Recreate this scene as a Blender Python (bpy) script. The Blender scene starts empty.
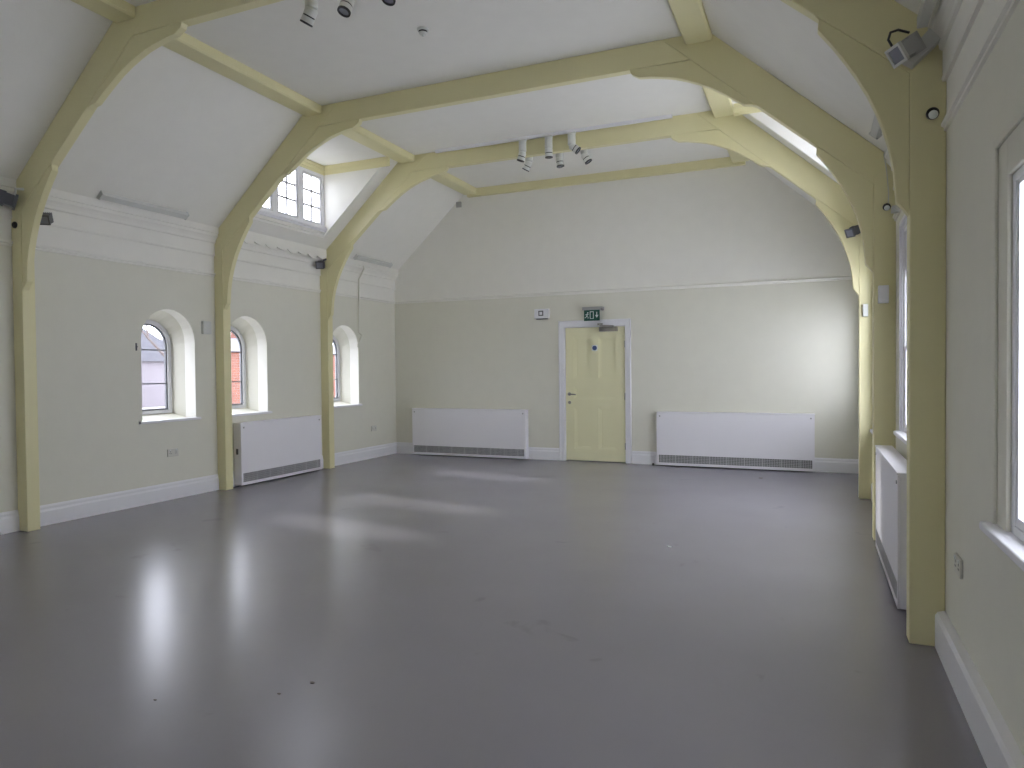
import bpy, bmesh, math, random
from mathutils import Vector, Matrix
from mathutils.geometry import tessellate_polygon
sc = bpy.context.scene
C = sc.collection
PI = math.pi

# ------------------------------------------------------------------ camera
cd = bpy.data.cameras.new('camera'); cam = bpy.data.objects.new('camera', cd); C.objects.link(cam)
yaw, pitch, roll = -0.4057, -0.0194, -0.0095
f = Vector((math.sin(yaw)*math.cos(pitch), math.cos(yaw)*math.cos(pitch), math.sin(pitch)))
r = Vector((math.cos(yaw), -math.sin(yaw), 0)); u = r.cross(f)
r2 = math.cos(roll)*r + math.sin(roll)*u; u2 = -math.sin(roll)*r + math.cos(roll)*u
m = Matrix((r2, u2, -f)).transposed().to_4x4(); m.translation = Vector((0, 0, 1.4032))
cam.matrix_world = m
cd.sensor_fit = 'HORIZONTAL'; cd.sensor_width = 36; cd.lens = 702.75/1024*36
cd.clip_start = 0.05; cd.clip_end = 300
sc.camera = cam

# ------------------------------------------------------------------ world, sun, exposure
w = bpy.data.worlds.new('overcast_sky'); sc.world = w; w.use_nodes = True
nt = w.node_tree; bg = nt.nodes['Background']
bg.inputs['Color'].default_value = (0.93, 0.95, 1.04, 1)
bg.inputs['Strength'].default_value = 8.5
sd = bpy.data.lights.new('sun', 'SUN'); sun = bpy.data.objects.new('sun', sd); C.objects.link(sun)
sd.energy = 3.2; sd.angle = math.radians(2.4); sd.color = (1.0, 0.97, 0.92)
sun.rotation_euler = Vector((1.0, -0.155, -0.50)).to_track_quat('-Z', 'Y').to_euler()
sun.location = (-14, 8, 9)
sc.view_settings.view_transform = 'Standard'; sc.view_settings.look = 'None'
sc.view_settings.gamma = 1.0; sc.view_settings.use_curve_mapping = False
sc.view_settings.exposure = 0.0
sc.cycles.max_bounces = 14; sc.cycles.diffuse_bounces = 10; sc.cycles.glossy_bounces = 5
sc.cycles.transparent_max_bounces = 12; sc.cycles.sample_clamp_indirect = 12

# ------------------------------------------------------------------ numbers
CX = -3.01; HW = 3.585; WL = CX-HW; WR = 0.60; D = 10.29; BK = -2.2
ZC = 4.34; FX = 2.166                      # flat ceiling height, half width
RAIL = 2.56
FY = [4.037, 6.35, 8.31]; FT = 0.125
def slz(x): return 3.13 + (3.51-abs(x))*0.9
FX = 3.51-(ZC-3.13)/0.9

# ------------------------------------------------------------------ materials
def mat(name, col, rough=0.6, metal=0.0, var=0.03, scale=6.0, bump=0.0, bscale=40, spec=0.5):
    m = bpy.data.materials.new(name); m.use_nodes = True; n = m.node_tree; b = n.nodes['Principled BSDF']
    b.inputs['Roughness'].default_value = rough; b.inputs['Metallic'].default_value = metal
    b.inputs['Specular IOR Level'].default_value = spec
    tc = n.nodes.new('ShaderNodeNewGeometry'); no = n.nodes.new('ShaderNodeTexNoise')
    no.inputs['Scale'].default_value = scale; no.inputs['Detail'].default_value = 4
    n.links.new(tc.outputs['Position'], no.inputs['Vector'])
    mr = n.nodes.new('ShaderNodeMapRange'); mr.inputs[3].default_value = 1-var; mr.inputs[4].default_value = 1+var
    n.links.new(no.outputs['Fac'], mr.inputs[0])
    vm = n.nodes.new('ShaderNodeVectorMath'); vm.operation = 'SCALE'
    vm.inputs[0].default_value = col; n.links.new(mr.outputs[0], vm.inputs['Scale'])
    n.links.new(vm.outputs[0], b.inputs['Base Color'])
    if bump:
        n2 = n.nodes.new('ShaderNodeTexNoise'); n2.inputs['Scale'].default_value = bscale; n2.inputs['Detail'].default_value = 5
        n.links.new(tc.outputs['Position'], n2.inputs['Vector'])
        bp = n.nodes.new('ShaderNodeBump'); bp.inputs['Strength'].default_value = bump; bp.inputs['Distance'].default_value = 0.01
        n.links.new(n2.outputs['Fac'], bp.inputs['Height']); n.links.new(bp.outputs[0], b.inputs['Normal'])
    m['vm'] = vm.name
    return m
M = {}
M['white'] = mat('white_emulsion', (0.82, 0.81, 0.755), 0.7, bump=0.06, bscale=25)
M['gloss_white'] = mat('white_gloss', (0.80, 0.80, 0.83), 0.35, var=0.015)
M['cream'] = mat('cream_emulsion', (0.72, 0.71, 0.62), 0.7, bump=0.06, bscale=25)
M['yellow'] = mat('pale_yellow_gloss', (0.75, 0.705, 0.42), 0.42, var=0.03, scale=3, bump=0.03, bscale=12)
M['door'] = mat('pale_yellow_door_paint', (0.80, 0.775, 0.52), 0.4, var=0.02)
M['heater'] = mat('white_powder_coat', (0.82, 0.81, 0.85), 0.4, var=0.01)
M['grille'] = mat('dark_grille', (0.15, 0.15, 0.155), 0.6)
M['grillebar'] = mat('grey_grille_bars', (0.50, 0.50, 0.51), 0.5)
M['grey'] = mat('grey_metal', (0.42, 0.42, 0.42), 0.4, 0.6)
M['steel'] = mat('satin_steel', (0.35, 0.34, 0.32), 0.3, 1.0)
M['black'] = mat('black_plastic', (0.02, 0.02, 0.02), 0.4)
M['dark'] = mat('dark_grey_casing', (0.10, 0.105, 0.115), 0.45)
M['lamp'] = mat('white_lamp_casing', (0.62, 0.63, 0.60), 0.45)
M['lens'] = mat('lamp_lens', (0.25, 0.26, 0.30), 0.12)
M['wframe'] = mat('painted_window_frame', (0.62, 0.62, 0.64), 0.45)
M['green'] = mat('sign_green', (0.010, 0.085, 0.055), 0.4, var=0.0)
M['signwhite'] = mat('sign_white', (0.75, 0.80, 0.78), 0.4, var=0.0)
M['blue'] = mat('sign_blue', (0.03, 0.07, 0.22), 0.4, var=0.0)
M['socket'] = mat('ivory_socket_plastic', (0.62, 0.61, 0.55), 0.4, var=0.01)
M['ground'] = mat('pale_paving', (0.30, 0.29, 0.27), 0.9, var=0.2, scale=2)
M['bark'] = mat('bare_bark', (0.10, 0.08, 0.075), 0.9, var=0.2)
M['slate'] = mat('slate_roof', (0.085, 0.085, 0.10), 0.7, var=0.2, scale=3)
M['render'] = mat('rendered_wall', (0.16, 0.145, 0.16), 0.8, var=0.1)

def wall_paint():
    m = mat('wall_paint', (0.77, 0.75, 0.675), 0.7, bump=0.07, bscale=18)
    n = m.node_tree; b = n.nodes['Principled BSDF']; vm = n.nodes[m['vm']]
    g = n.nodes.new('ShaderNodeNewGeometry'); sx = n.nodes.new('ShaderNodeSeparateXYZ'); n.links.new(g.outputs['Position'], sx.inputs[0])
    st = n.nodes.new('ShaderNodeMath'); st.operation = 'GREATER_THAN'; st.inputs[1].default_value = RAIL
    n.links.new(sx.outputs['Z'], st.inputs[0])
    mx = n.nodes.new('ShaderNodeMix'); mx.data_type = 'RGBA'
    mx.inputs[6].default_value = (0.725, 0.715, 0.625, 1); mx.inputs[7].default_value = (0.82, 0.81, 0.755, 1)
    n.links.new(st.outputs[0], mx.inputs[0]); n.links.new(mx.outputs[2], vm.inputs[0])
    return m
M['wall'] = wall_paint()

def floor_mat():
    m = bpy.data.materials.new('grey_painted_floor'); m.use_nodes = True; n = m.node_tree; b = n.nodes['Principled BSDF']
    g = n.nodes.new('ShaderNodeNewGeometry')
    def noise(s, d=5, dist=0.0):
        k = n.nodes.new('ShaderNodeTexNoise'); k.inputs['Scale'].default_value = s; k.inputs['Detail'].default_value = d
        k.inputs['Distortion'].default_value = dist; n.links.new(g.outputs['Position'], k.inputs['Vector']); return k
    a = noise(0.9); cr = n.nodes.new('ShaderNodeValToRGB')
    cr.color_ramp.elements[0].color = (0.218, 0.207, 0.236, 1); cr.color_ramp.elements[1].color = (0.258, 0.246, 0.280, 1)
    cr.color_ramp.elements[0].position = 0.1; cr.color_ramp.elements[1].position = 0.9
    n.links.new(a.outputs['Fac'], cr.inputs[0])
    # small dark scuffs
    s = noise(2.6, 8, 1.0); sr = n.nodes.new('ShaderNodeValToRGB')
    sr.color_ramp.elements[0].position = 0.27; sr.color_ramp.elements[0].color = (0.88, 0.88, 0.88, 1)
    sr.color_ramp.elements[1].position = 0.32; sr.color_ramp.elements[1].color = (1, 1, 1, 1)
    n.links.new(s.outputs['Fac'], sr.inputs[0])
    mx = n.nodes.new('ShaderNodeMix'); mx.data_type = 'RGBA'; mx.blend_type = 'MULTIPLY'; mx.inputs[0].default_value = 1
    n.links.new(cr.outputs[0], mx.inputs[6]); n.links.new(sr.outputs[0], mx.inputs[7])
    n.links.new(mx.outputs[2], b.inputs['Base Color'])
    rr = n.nodes.new('ShaderNodeMapRange'); rr.inputs[3].default_value = 0.245; rr.inputs[4].default_value = 0.265
    q = noise(5, 6); n.links.new(q.outputs['Fac'], rr.inputs[0]); n.links.new(rr.outputs[0], b.inputs['Roughness'])
    bp = n.nodes.new('ShaderNodeBump'); bp.inputs['Strength'].default_value = 0.05; bp.inputs['Distance'].default_value = 0.01
    h = noise(9, 4); n.links.new(h.outputs['Fac'], bp.inputs['Height']); n.links.new(bp.outputs[0], b.inputs['Normal'])
    b.inputs['Specular IOR Level'].default_value = 0.9
    return m
M['floor'] = floor_mat()

def glass_mat(name, rough=0.05, tint=(0.97, 0.98, 1.0, 1)):
    m = bpy.data.materials.new(name); m.use_nodes = True; n = m.node_tree; n.nodes.remove(n.nodes['Principled BSDF'])
    t = n.nodes.new('ShaderNodeBsdfTransparent'); t.inputs[0].default_value = tint
    gl = n.nodes.new('ShaderNodeBsdfGlossy'); gl.inputs['Roughness'].default_value = rough
    lw_ = n.nodes.new('ShaderNodeLayerWeight'); lw_.inputs[0].default_value = 0.5
    pw = n.nodes.new('ShaderNodeMath'); pw.operation = 'POWER'; pw.inputs[1].default_value = 4.0; n.links.new(lw_.outputs['Facing'], pw.inputs[0])
    fr = n.nodes.new('ShaderNodeMapRange'); fr.inputs[3].default_value = 0.04; fr.inputs[4].default_value = 0.35; n.links.new(pw.outputs[0], fr.inputs[0])
    mx = n.nodes.new('ShaderNodeMixShader'); n.links.new(fr.outputs[0], mx.inputs[0])
    n.links.new(t.outputs[0], mx.inputs[1]); n.links.new(gl.outputs[0], mx.inputs[2])
    n.links.new(mx.outputs[0], n.nodes['Material Output'].inputs['Surface'])
    return m
M['glass'] = glass_mat('clear_glass')

def brick_mat():
    m = bpy.data.materials.new('red_brick'); m.use_nodes = True; n = m.node_tree; b = n.nodes['Principled BSDF']
    g = n.nodes.new('ShaderNodeNewGeometry'); sx = n.nodes.new('ShaderNodeSeparateXYZ'); cb = n.nodes.new('ShaderNodeCombineXYZ')
    n.links.new(g.outputs['Position'], sx.inputs[0])
    ad = n.nodes.new('ShaderNodeMath'); ad.operation = 'ADD'; n.links.new(sx.outputs['X'], ad.inputs[0]); n.links.new(sx.outputs['Y'], ad.inputs[1])
    n.links.new(ad.outputs[0], cb.inputs[0]); n.links.new(sx.outputs['Z'], cb.inputs[1])
    t = n.nodes.new('ShaderNodeTexBrick'); t.inputs['Scale'].default_value = 1.0
    t.inputs['Brick Width'].default_value = 0.23; t.inputs['Row Height'].default_value = 0.075; t.inputs['Mortar Size'].default_value = 0.008
    t.inputs['Color1'].default_value = (0.20, 0.062, 0.036, 1); t.inputs['Color2'].default_value = (0.15, 0.045, 0.028, 1)
    t.inputs['Mortar'].default_value = (0.16, 0.13, 0.11, 1)
    n.links.new(cb.outputs[0], t.inputs['Vector']); n.links.new(t.outputs['Color'], b.inputs['Base Color'])
    b.inputs['Roughness'].default_value = 0.9
    return m
M['brick'] = brick_mat()

# ------------------------------------------------------------------ helpers
def obj(name, bm, ms, parent=None, smooth=False, bevel=0.0):
    if bevel:
        mods = True
    me = bpy.data.meshes.new(name)
    bmesh.ops.recalc_face_normals(bm, faces=bm.faces[:])
    bm.to_mesh(me); bm.free()
    if not isinstance(ms, (list, tuple)): ms = [ms]
    for k in ms: me.materials.append(k)
    o = bpy.data.objects.new(name, me); C.objects.link(o)
    if parent is not None: o.parent = parent
    if smooth:
        for p in me.polygons: p.use_smooth = True
    if bevel:
        b = o.modifiers.new('bevel', 'BEVEL'); b.width = bevel; b.segments = 2; b.limit_method = 'ANGLE'
    return o
def empty(name, loc, label=None, cat=None, group=None, kind=None, rz=0.0):
    o = bpy.data.objects.new(name, None); C.objects.link(o); o.location = loc; o.rotation_euler = (0, 0, rz)
    o.empty_display_size = 0.1
    tag(o, label, cat, group, kind); return o
def tag(o, label=None, cat=None, group=None, kind=None):
    if label: o['label'] = label
    if cat: o['category'] = cat
    if group: o['group'] = group
    if kind: o['kind'] = kind
    return o
def struct(name, bm, ms, label=None, **k):
    o = obj(name, bm, ms, **k); o['kind'] = 'structure'
    if label: o['label'] = label
    return o
def B(): return bmesh.new()
def box(bm, x0, x1, y0, y1, z0, z1, mi=0):
    vs = [bm.verts.new((x, y, z)) for x in (x0, x1) for y in (y0, y1) for z in (z0, z1)]
    for q in ((0, 1, 3, 2), (4, 6, 7, 5), (0, 4, 5, 1), (2, 3, 7, 6), (0, 2, 6, 4), (1, 5, 7, 3)):
        bm.faces.new([vs[i] for i in q]).material_index = mi
    return vs
def prism(bm, pts, mp, a0, a1, mi=0):
    """pts 2-D polygon, mp(u,v,w)->3-D, extruded w from a0 to a1"""
    n = len(pts); A = [bm.verts.new(mp(p[0], p[1], a0)) for p in pts]; Z = [bm.verts.new(mp(p[0], p[1], a1)) for p in pts]
    tri = tessellate_polygon([[Vector((p[0], p[1], 0)) for p in pts]])
    for t in tri:
        bm.faces.new([A[i] for i in t]).material_index = mi; bm.faces.new([Z[i] for i in t]).material_index = mi
    for i in range(n):
        j = (i+1) % n; bm.faces.new((A[i], A[j], Z[j], Z[i])).material_index = mi
    bmesh.ops.dissolve_limit(bm, angle_limit=0.01, verts=bm.verts[:], edges=bm.edges[:]) if False else None
def xz(u, v, w): return (u, w, v)          # polygon in X-Z, extruded along Y
def yz(u, v, w): return (w, u, v)          # polygon in Y-Z, extruded along X
def cyl(bm, p0, p1, r0, r1=None, n=16, mi=0, cap=True):
    p0, p1 = Vector(p0), Vector(p1); r1 = r0 if r1 is None else r1
    d = (p1-p0).normalized(); a = d.orthogonal().normalized(); b = d.cross(a)
    R0 = []; R1 = []
    for i in range(n):
        t = 2*PI*i/n; v = a*math.cos(t)+b*math.sin(t)
        R0.append(bm.verts.new(p0+v*r0)); R1.append(bm.verts.new(p1+v*r1))
    for i in range(n):
        j = (i+1) % n; bm.faces.new((R0[i], R0[j], R1[j], R1[i])).material_index = mi
    if cap:
        bm.faces.new(R0).material_index = mi; bm.faces.new(R1).material_index = mi
def tube(bm, pts, rad, n=8, mi=0):
    pts = [Vector(p) for p in pts]; rings = []
    ref = None
    for i, p in enumerate(pts):
        d = (pts[min(i+1, len(pts)-1)]-pts[max(i-1, 0)]).normalized()
        if ref is None: ref = d.orthogonal().normalized()
        a = (ref-d*ref.dot(d)).normalized(); ref = a; b = d.cross(a)
        rr = rad[i] if isinstance(rad, (list, tuple)) else rad
        rings.append([bm.verts.new(p+(a*math.cos(2*PI*k/n)+b*math.sin(2*PI*k/n))*rr) for k in range(n)])
    for s in range(len(rings)-1):
        for k in range(n):
            j = (k+1) % n; bm.faces.new((rings[s][k], rings[s][j], rings[s+1][j], rings[s+1][k])).material_index = mi
    bm.faces.new(rings[0]).material_index = mi; bm.faces.new(rings[-1]).material_index = mi
def lathe(bm, prof, mp, n=24, mi=0):
    rings = []
    for (rad, h) in prof:
        rings.append([bm.verts.new(mp(rad*math.cos(2*PI*k/n), rad*math.sin(2*PI*k/n), h)) for k in range(n)])
    for s in range(len(rings)-1):
        for k in range(n):
            j = (k+1) % n; bm.faces.new((rings[s][k], rings[s][j], rings[s+1][j], rings[s+1][k])).material_index = mi
    bm.faces.new(rings[0]).material_index = mi; bm.faces.new(rings[-1]).material_index = mi
def sheet(bm, outer, holes, mp, w, mi=0, mo=None):
    """flat face with holes at depth w; returns vert loops"""
    loops = [outer]+holes
    vl = [[bm.verts.new(mp(p[0], p[1], w)) for p in l] for l in (loops if mo is None else loops)]
    flat = [v for l in vl for v in l]
    for t in tessellate_polygon([[Vector((p[0], p[1], 0)) for p in l] for l in loops]):
        try: bm.faces.new([flat[i] for i in t]).material_index = mi
        except ValueError: pass
    return vl
def bridge(bm, A, Z, mi=0):
    n = len(A)
    for i in range(n):
        j = (i+1) % n; bm.faces.new((A[i], A[j], Z[j], Z[i])).material_index = mi
def ringv(bm, pts, mp, w): return [bm.verts.new(mp(p[0], p[1], w)) for p in pts]
def arch(yc, half, z0, zs, n=14, rise=None):
    rise = half if rise is None else rise
    p = [(yc-half, z0), (yc+half, z0)]
    for i in range(n+1):
        t = PI*i/n; p.append((yc+half*math.cos(t), zs+rise*math.sin(t)))
    return p
def rect(y0, y1, z0, z1): return [(y0, z0), (y1, z0), (y1, z1), (y0, z1)]

# ------------------------------------------------------------------ SETTING: floor
b = B(); box(b, WL-0.5, WR+0.4, BK-0.2, D+0.2, -0.12, 0.0)
struct('floor', b, M['floor'], 'mid grey painted floor with a soft sheen and pale light patches')

# ------------------------------------------------------------------ left wall with three deep arched window openings
LW = [5.69, 6.86, 8.875, 0.90, -0.60]  # last two openings are unseen, added to light the right wall and posts
b = B()
outer = rect(BK-0.2, D+0.2, -0.1, 3.16)
hA = [arch(y, 0.355, 0.895, 1.765) for y in LW]; hC = [arch(y, 0.285, 0.955, 1.72) for y in LW]
v1 = sheet(b, outer, hA, yz, WL, 0)
v2 = [ringv(b, h, yz, WL-0.16) for h in hA]
v3 = sheet(b, outer, hC, yz, WL-0.37, 0)
bridge(b, v1[0], v3[0], 0)
for i in range(len(LW)):
    bridge(b, v1[i+1], v2[i], 1); bridge(b, v2[i], v3[i+1], 2)
struct('wall_left', b, [M['wall'], M['white'], M['cream']], 'cream wall, white above the picture rail, pierced by three deep arched windows')

# ------------------------------------------------------------------ right wall with square openings
RW = [(2.0, 2.78, 0.85, 2.03), (4.62, 5.80, 0.93, 2.40), (6.62, 8.15, 0.75, 2.46), (8.95, 10.0, 0.93, 2.15)]  # last two are unseen, sized and placed to light the end wall
b = B(); hs = [rect(*q) for q in RW]
v1 = sheet(b, outer, hs, yz, WR, 0); v2 = sheet(b, outer, hs, yz, WR+0.22, 0)
bridge(b, v1[0], v2[0]);
for i in range(len(hs)): bridge(b, v1[i+1], v2[i+1], 1)
struct('wall_right', b, [M['wall'], M['cream']], 'cream wall with tall windows between the yellow posts, seen at a sharp angle')

# ------------------------------------------------------------------ end walls
gable = [(WL-0.3, -0.1), (WR+0.3, -0.1), (WR+0.3, 3.0), (WR+0.02, 3.12), (CX+FX+0.05, ZC+0.06), (CX-FX-0.05, ZC+0.06), (WL-0.02, 3.12), (WL-0.3, 3.0)]
b = B(); dr = rect(-3.545, -2.565, -0.02, 2.085)
dr = [(-3.545, -0.1), (-2.565, -0.1), (-2.565, 2.075), (-3.545, 2.075)]
g2 = [(WL-0.3, -0.1), (-3.545, -0.1), (-3.545, 2.075), (-2.565, 2.075), (-2.565, -0.1)]+gable[1:]
prism(b, g2, xz, D, D+0.15)
struct('wall_far', b, M['wall'], 'cream end wall with a white upper part following the sloping ceiling')
BW = (-4.0, -2.9, 1.2, 2.3)  # unseen opening, added to lift the end wall and frame fronts
b = B(); v1 = sheet(b, gable, [rect(*BW)], xz, BK); v2 = sheet(b, gable, [rect(*BW)], xz, BK-0.25); bridge(b, v1[0], v2[0]); bridge(b, v1[1], v2[1])
struct('wall_back', b, M['wall'])
root = empty('window_13', ((BW[0]+BW[1])/2, BK, BW[2]), 'unseen window added for light in the wall behind the camera', None, None, 'structure')
b = B(); w2 = (BW[1]-BW[0])/2; h2 = BW[3]-BW[2]
for (a, c, e, g) in ((-w2, -w2+0.06, 0, h2), (w2-0.06, w2, 0, h2), (-w2, w2, 0, 0.06), (-w2, w2, h2-0.06, h2), (-w2/3-0.025, -w2/3+0.025, 0, h2), (w2/3-0.025, w2/3+0.025, 0, h2), (-w2, w2, h2*0.62, h2*0.62+0.05)): box(b, a, c, -0.14, -0.08, e, g)
obj('frame', b, M['gloss_white'], root)
b = B(); box(b, -w2+0.03, w2-0.03, -0.112, -0.108, 0.03, h2-0.03); obj('pane', b, M['glass'], root)

# ------------------------------------------------------------------ ceiling: flat part, two slopes with dormer openings
DY0, DY1, DXW, DZ = 6.60, 8.075, 3.30, 4.28
DBACK = -7.0  # offset of an unseen extra left dormer, added to brighten the near bay
b = B()
box(b, CX-FX, CX+FX, BK-0.1, D+0.1, ZC, ZC+0.1)
for s in (-1, 1):
    def mp(v, t, w_, s=s):             # v along Y, t = |Xc|, w thickness outwards
        return (CX+s*t, v, slz(t)+w_)
    out = [(BK-0.1, HW+0.06), (D+0.1, HW+0.06), (D+0.1, FX), (BK-0.1, FX)]
    holes = [[(y0+DO-0.04, DXW+0.03), (y1+DO+0.04, DXW+0.03), (y1+DO+0.04, 2.15), (y0+DO-0.04, 2.15)] for (y0, y1, DO) in ((DY0, DY1, 0), (DY0, DY1, DBACK))[:2 if s < 0 else 1]]
    a = sheet(b, out, holes, mp, 0.0); z = sheet(b, out, holes, mp, 0.12)
    for k in range(len(a)): bridge(b, a[k], z[k])
    # dormer cheeks, roof and apron
    for Y0_, Y1_ in ((DY0, DY1), (DY0+DBACK, DY1+DBACK))[:2 if s < 0 else 1]:
        for y0, y1 in ((Y0_-0.08, Y0_), (Y1_, Y1_+0.08)):
            prism(b, [(CX+s*(DXW+0.06), slz(DXW+0.06)+0.004), (CX+s*(DXW+0.06), DZ+0.16), (CX+s*2.12, DZ+0.16), (CX+s*2.12, slz(2.12)+0.004)], xz, y0, y1)
        x0, x1 = sorted((CX+s*(DXW+0.12), CX+s*2.12))
        box(b, x0, x1, Y0_-0.08, Y1_+0.08, DZ, DZ+0.1)
        x0, x1 = sorted((CX+s*(DXW+0.06), CX+s*DXW))
        box(b, x0, x1, Y0_-0.06, Y1_+0.06, slz(DXW)+0.003, 3.42)
struct('ceiling', b, M['white'], 'white ceiling, flat in the middle and sloping down to both side walls, opened by two dormers')

# ------------------------------------------------------------------ trims: skirting, picture rail, cornice
def skirting(name, pts_fn, lab): pass
SK = [(0, 0), (0.02, 0), (0.02, 0.13), (0.012, 0.15), (0.012, 0.17), (0.004, 0.19), (0, 0.19)]
SKR = [(0, 0), (0.045, 0), (0.045, 0.160), (0.034, 0.178), (0.012, 0.185), (0, 0.187)]
def run_y(bm, prof, side, y0, y1):        # profile (projection, z) along Y on a side wall
    base = WL if side < 0 else WR
    prism(bm, [(base - side*p[0], p[1]) for p in prof], xz, y0, y1)
def run_x(bm, prof, x0, x1):
    n = len(prof); prism(bm, [(D-p[0], p[1]) for p in prof], lambda u_, v_, w_: (w_, u_, v_), x0, x1)
b = B(); run_y(b, SK, -1, BK, D); struct('baseboard_left', b, M['gloss_white'], 'white skirting board along the left wall')
b = B(); run_y(b, SKR, 1, BK, D); struct('baseboard_right', b, M['gloss_white'], 'white skirting board along the right wall')
b = B(); run_x(b, SK, WL, -3.625); run_x(b, SK, -2.485, WR); struct('baseboard_far', b, M['gloss_white'], 'white skirting board along the end wall on both sides of the door')
PR = [(0, RAIL-0.005), (0.012, RAIL), (0.012, RAIL+0.014), (0.024, RAIL+0.022), (0.024, RAIL+0.036), (0, RAIL+0.045)]
b = B(); run_y(b, PR, -1, BK, D); struct('trim_1', b, M['white'], 'white picture rail on the left wall')
b = B(); run_y(b, PR, 1, BK, D); struct('trim_2', b, M['white'], 'white picture rail on the right wall')
b = B(); run_x(b, PR, WL, WR); struct('trim_3', b, M['white'], 'white picture rail across the end wall')
CO = [(0, 2.80), (0.018, 2.80), (0.024, 2.815), (0.018, 2.83), (0.018, 2.95), (0.032, 2.96), (0.036, 2.985), (0.052, 3.01), (0.07, 3.03), (0.07, 3.06), (0.082, 3.065), (0.082, 3.15), (0, 3.10)]
b = B(); run_y(b, CO, -1, BK, D); struct('trim_4', b, M['white'], 'moulded white cornice where the left wall meets the slope')
b = B(); run_y(b, CO, 1, BK, D); struct('trim_5', b, M['white'], 'moulded white cornice where the right wall meets the slope')
# yellow wall plate beam against the end wall
b = B(); box(b, CX-FX+0.02, CX+FX-0.02, D-0.07, D, 4.215, ZC)
struct('trim_6', b, M['yellow'], 'yellow beam along the top of the end wall under the flat ceiling', bevel=0.006)

# ------------------------------------------------------------------ purlins
PU = [(1.97, ZC+0.0), (1.97, 4.265), (1.985, 4.25), (2.185, 4.25), (2.20, 4.262), (2.20, slz(2.2)+0.0), (FX, ZC)]
bays = [(BK, FY[0], 'in the bay nearest the camera, cut by the top edge'), (FY[0]+0.085, FY[1], 'between the nearest and the middle arched frame'),
        (FY[1]+0.085, FY[2], 'over the dormer between the middle and farthest frame'), (FY[2]+0.085, D-0.07, 'from the farthest frame to the end wall')]
for s, side in ((-1, 'left'), (1, 'right')):
    for (ya, yb, where) in bays:
        b = B(); prism(b, [(CX+s*p[0], p[1]) for p in PU], xz, ya, yb)
        tag(obj('purlin', b, M['yellow']), 'pale yellow %s-hand purlin %s' % (side, where), 'beam', 'purlins along the ceiling')

# ------------------------------------------------------------------ timber frames
def poly_mesh(name, pts, y0, y1, parent, bevel=0.006):
    b = B(); prism(b, pts, xz, y0, y1)
    bmesh.ops.dissolve_limit(b, angle_limit=0.02, verts=b.verts[:], edges=b.edges[:])
    return obj(name, b, M['yellow'], parent, bevel=bevel)
def side_pts(pts, s): return [(s*p[0], p[1]) for p in pts]
post_p = [(HW+0.0, 0), (3.452, 0), (3.452, 2.93), (HW+0.0, 3.06)]
raf_p = [(HW, 2.93), (3.462, 2.86), (2.45, 3.735), (2.02, 4.115), (1.765, ZC), (FX, ZC+0.0), (3.51, 3.13), (HW, 3.06)]
up_p = [(1.475, 4.125), (1.49, 4.085), (1.56, 4.045), (1.66, 4.035), (1.77, 4.012), (1.88, 3.985), (1.98, 3.948), (2.08, 3.905), (2.19, 3.848), (2.28, 3.79), (2.37, 3.728), (2.47, 3.655), (2.53, 3.645), (2.575, 3.625), (2.45, 3.735), (2.02, 4.115)]
lo_p = [(3.005, 3.255), (3.035, 3.22), (3.03, 3.17), (3.10, 3.075), (3.165, 2.975), (3.215, 2.89), (3.262, 2.80), (3.30, 2.71), (3.335, 2.61), (3.362, 2.51), (3.382, 2.40), (3.39, 2.30), (3.395, 2.235), (3.425, 2.20), (3.452, 2.16), (3.452, 2.872)]
flabels = ['nearest yellow arched timber frame, its left post standing at the photo edge',
           'middle pale yellow arched timber frame with its left post between the first two arched windows',
           'farthest pale yellow arched timber frame, carrying spotlights on its collar beam']
for k, y in enumerate(FY):
    root = empty('timber_arch_frame', (CX, y, 0), flabels[k], 'roof frame', 'arched roof frames')
    for s in (-1, 1):
        poly_mesh('post', side_pts([(q[0]+(0.025 if s > 0 and q[0] == HW else 0), q[1]) for q in post_p], s), 0, FT-0.01, root)
        poly_mesh('rafter', side_pts(raf_p, s), 0.002, 0.085, root)
        poly_mesh('upper_brace', side_pts(up_p, s), 0.007, 0.066, root, 0.005)
        poly_mesh('lower_brace', side_pts(lo_p, s), 0.007, 0.066, root, 0.005)
    poly_mesh('collar_beam', [(-2.015, 4.12), (2.015, 4.12), (1.765, ZC), (-1.765, ZC)], 0, 0.085, root)

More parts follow.
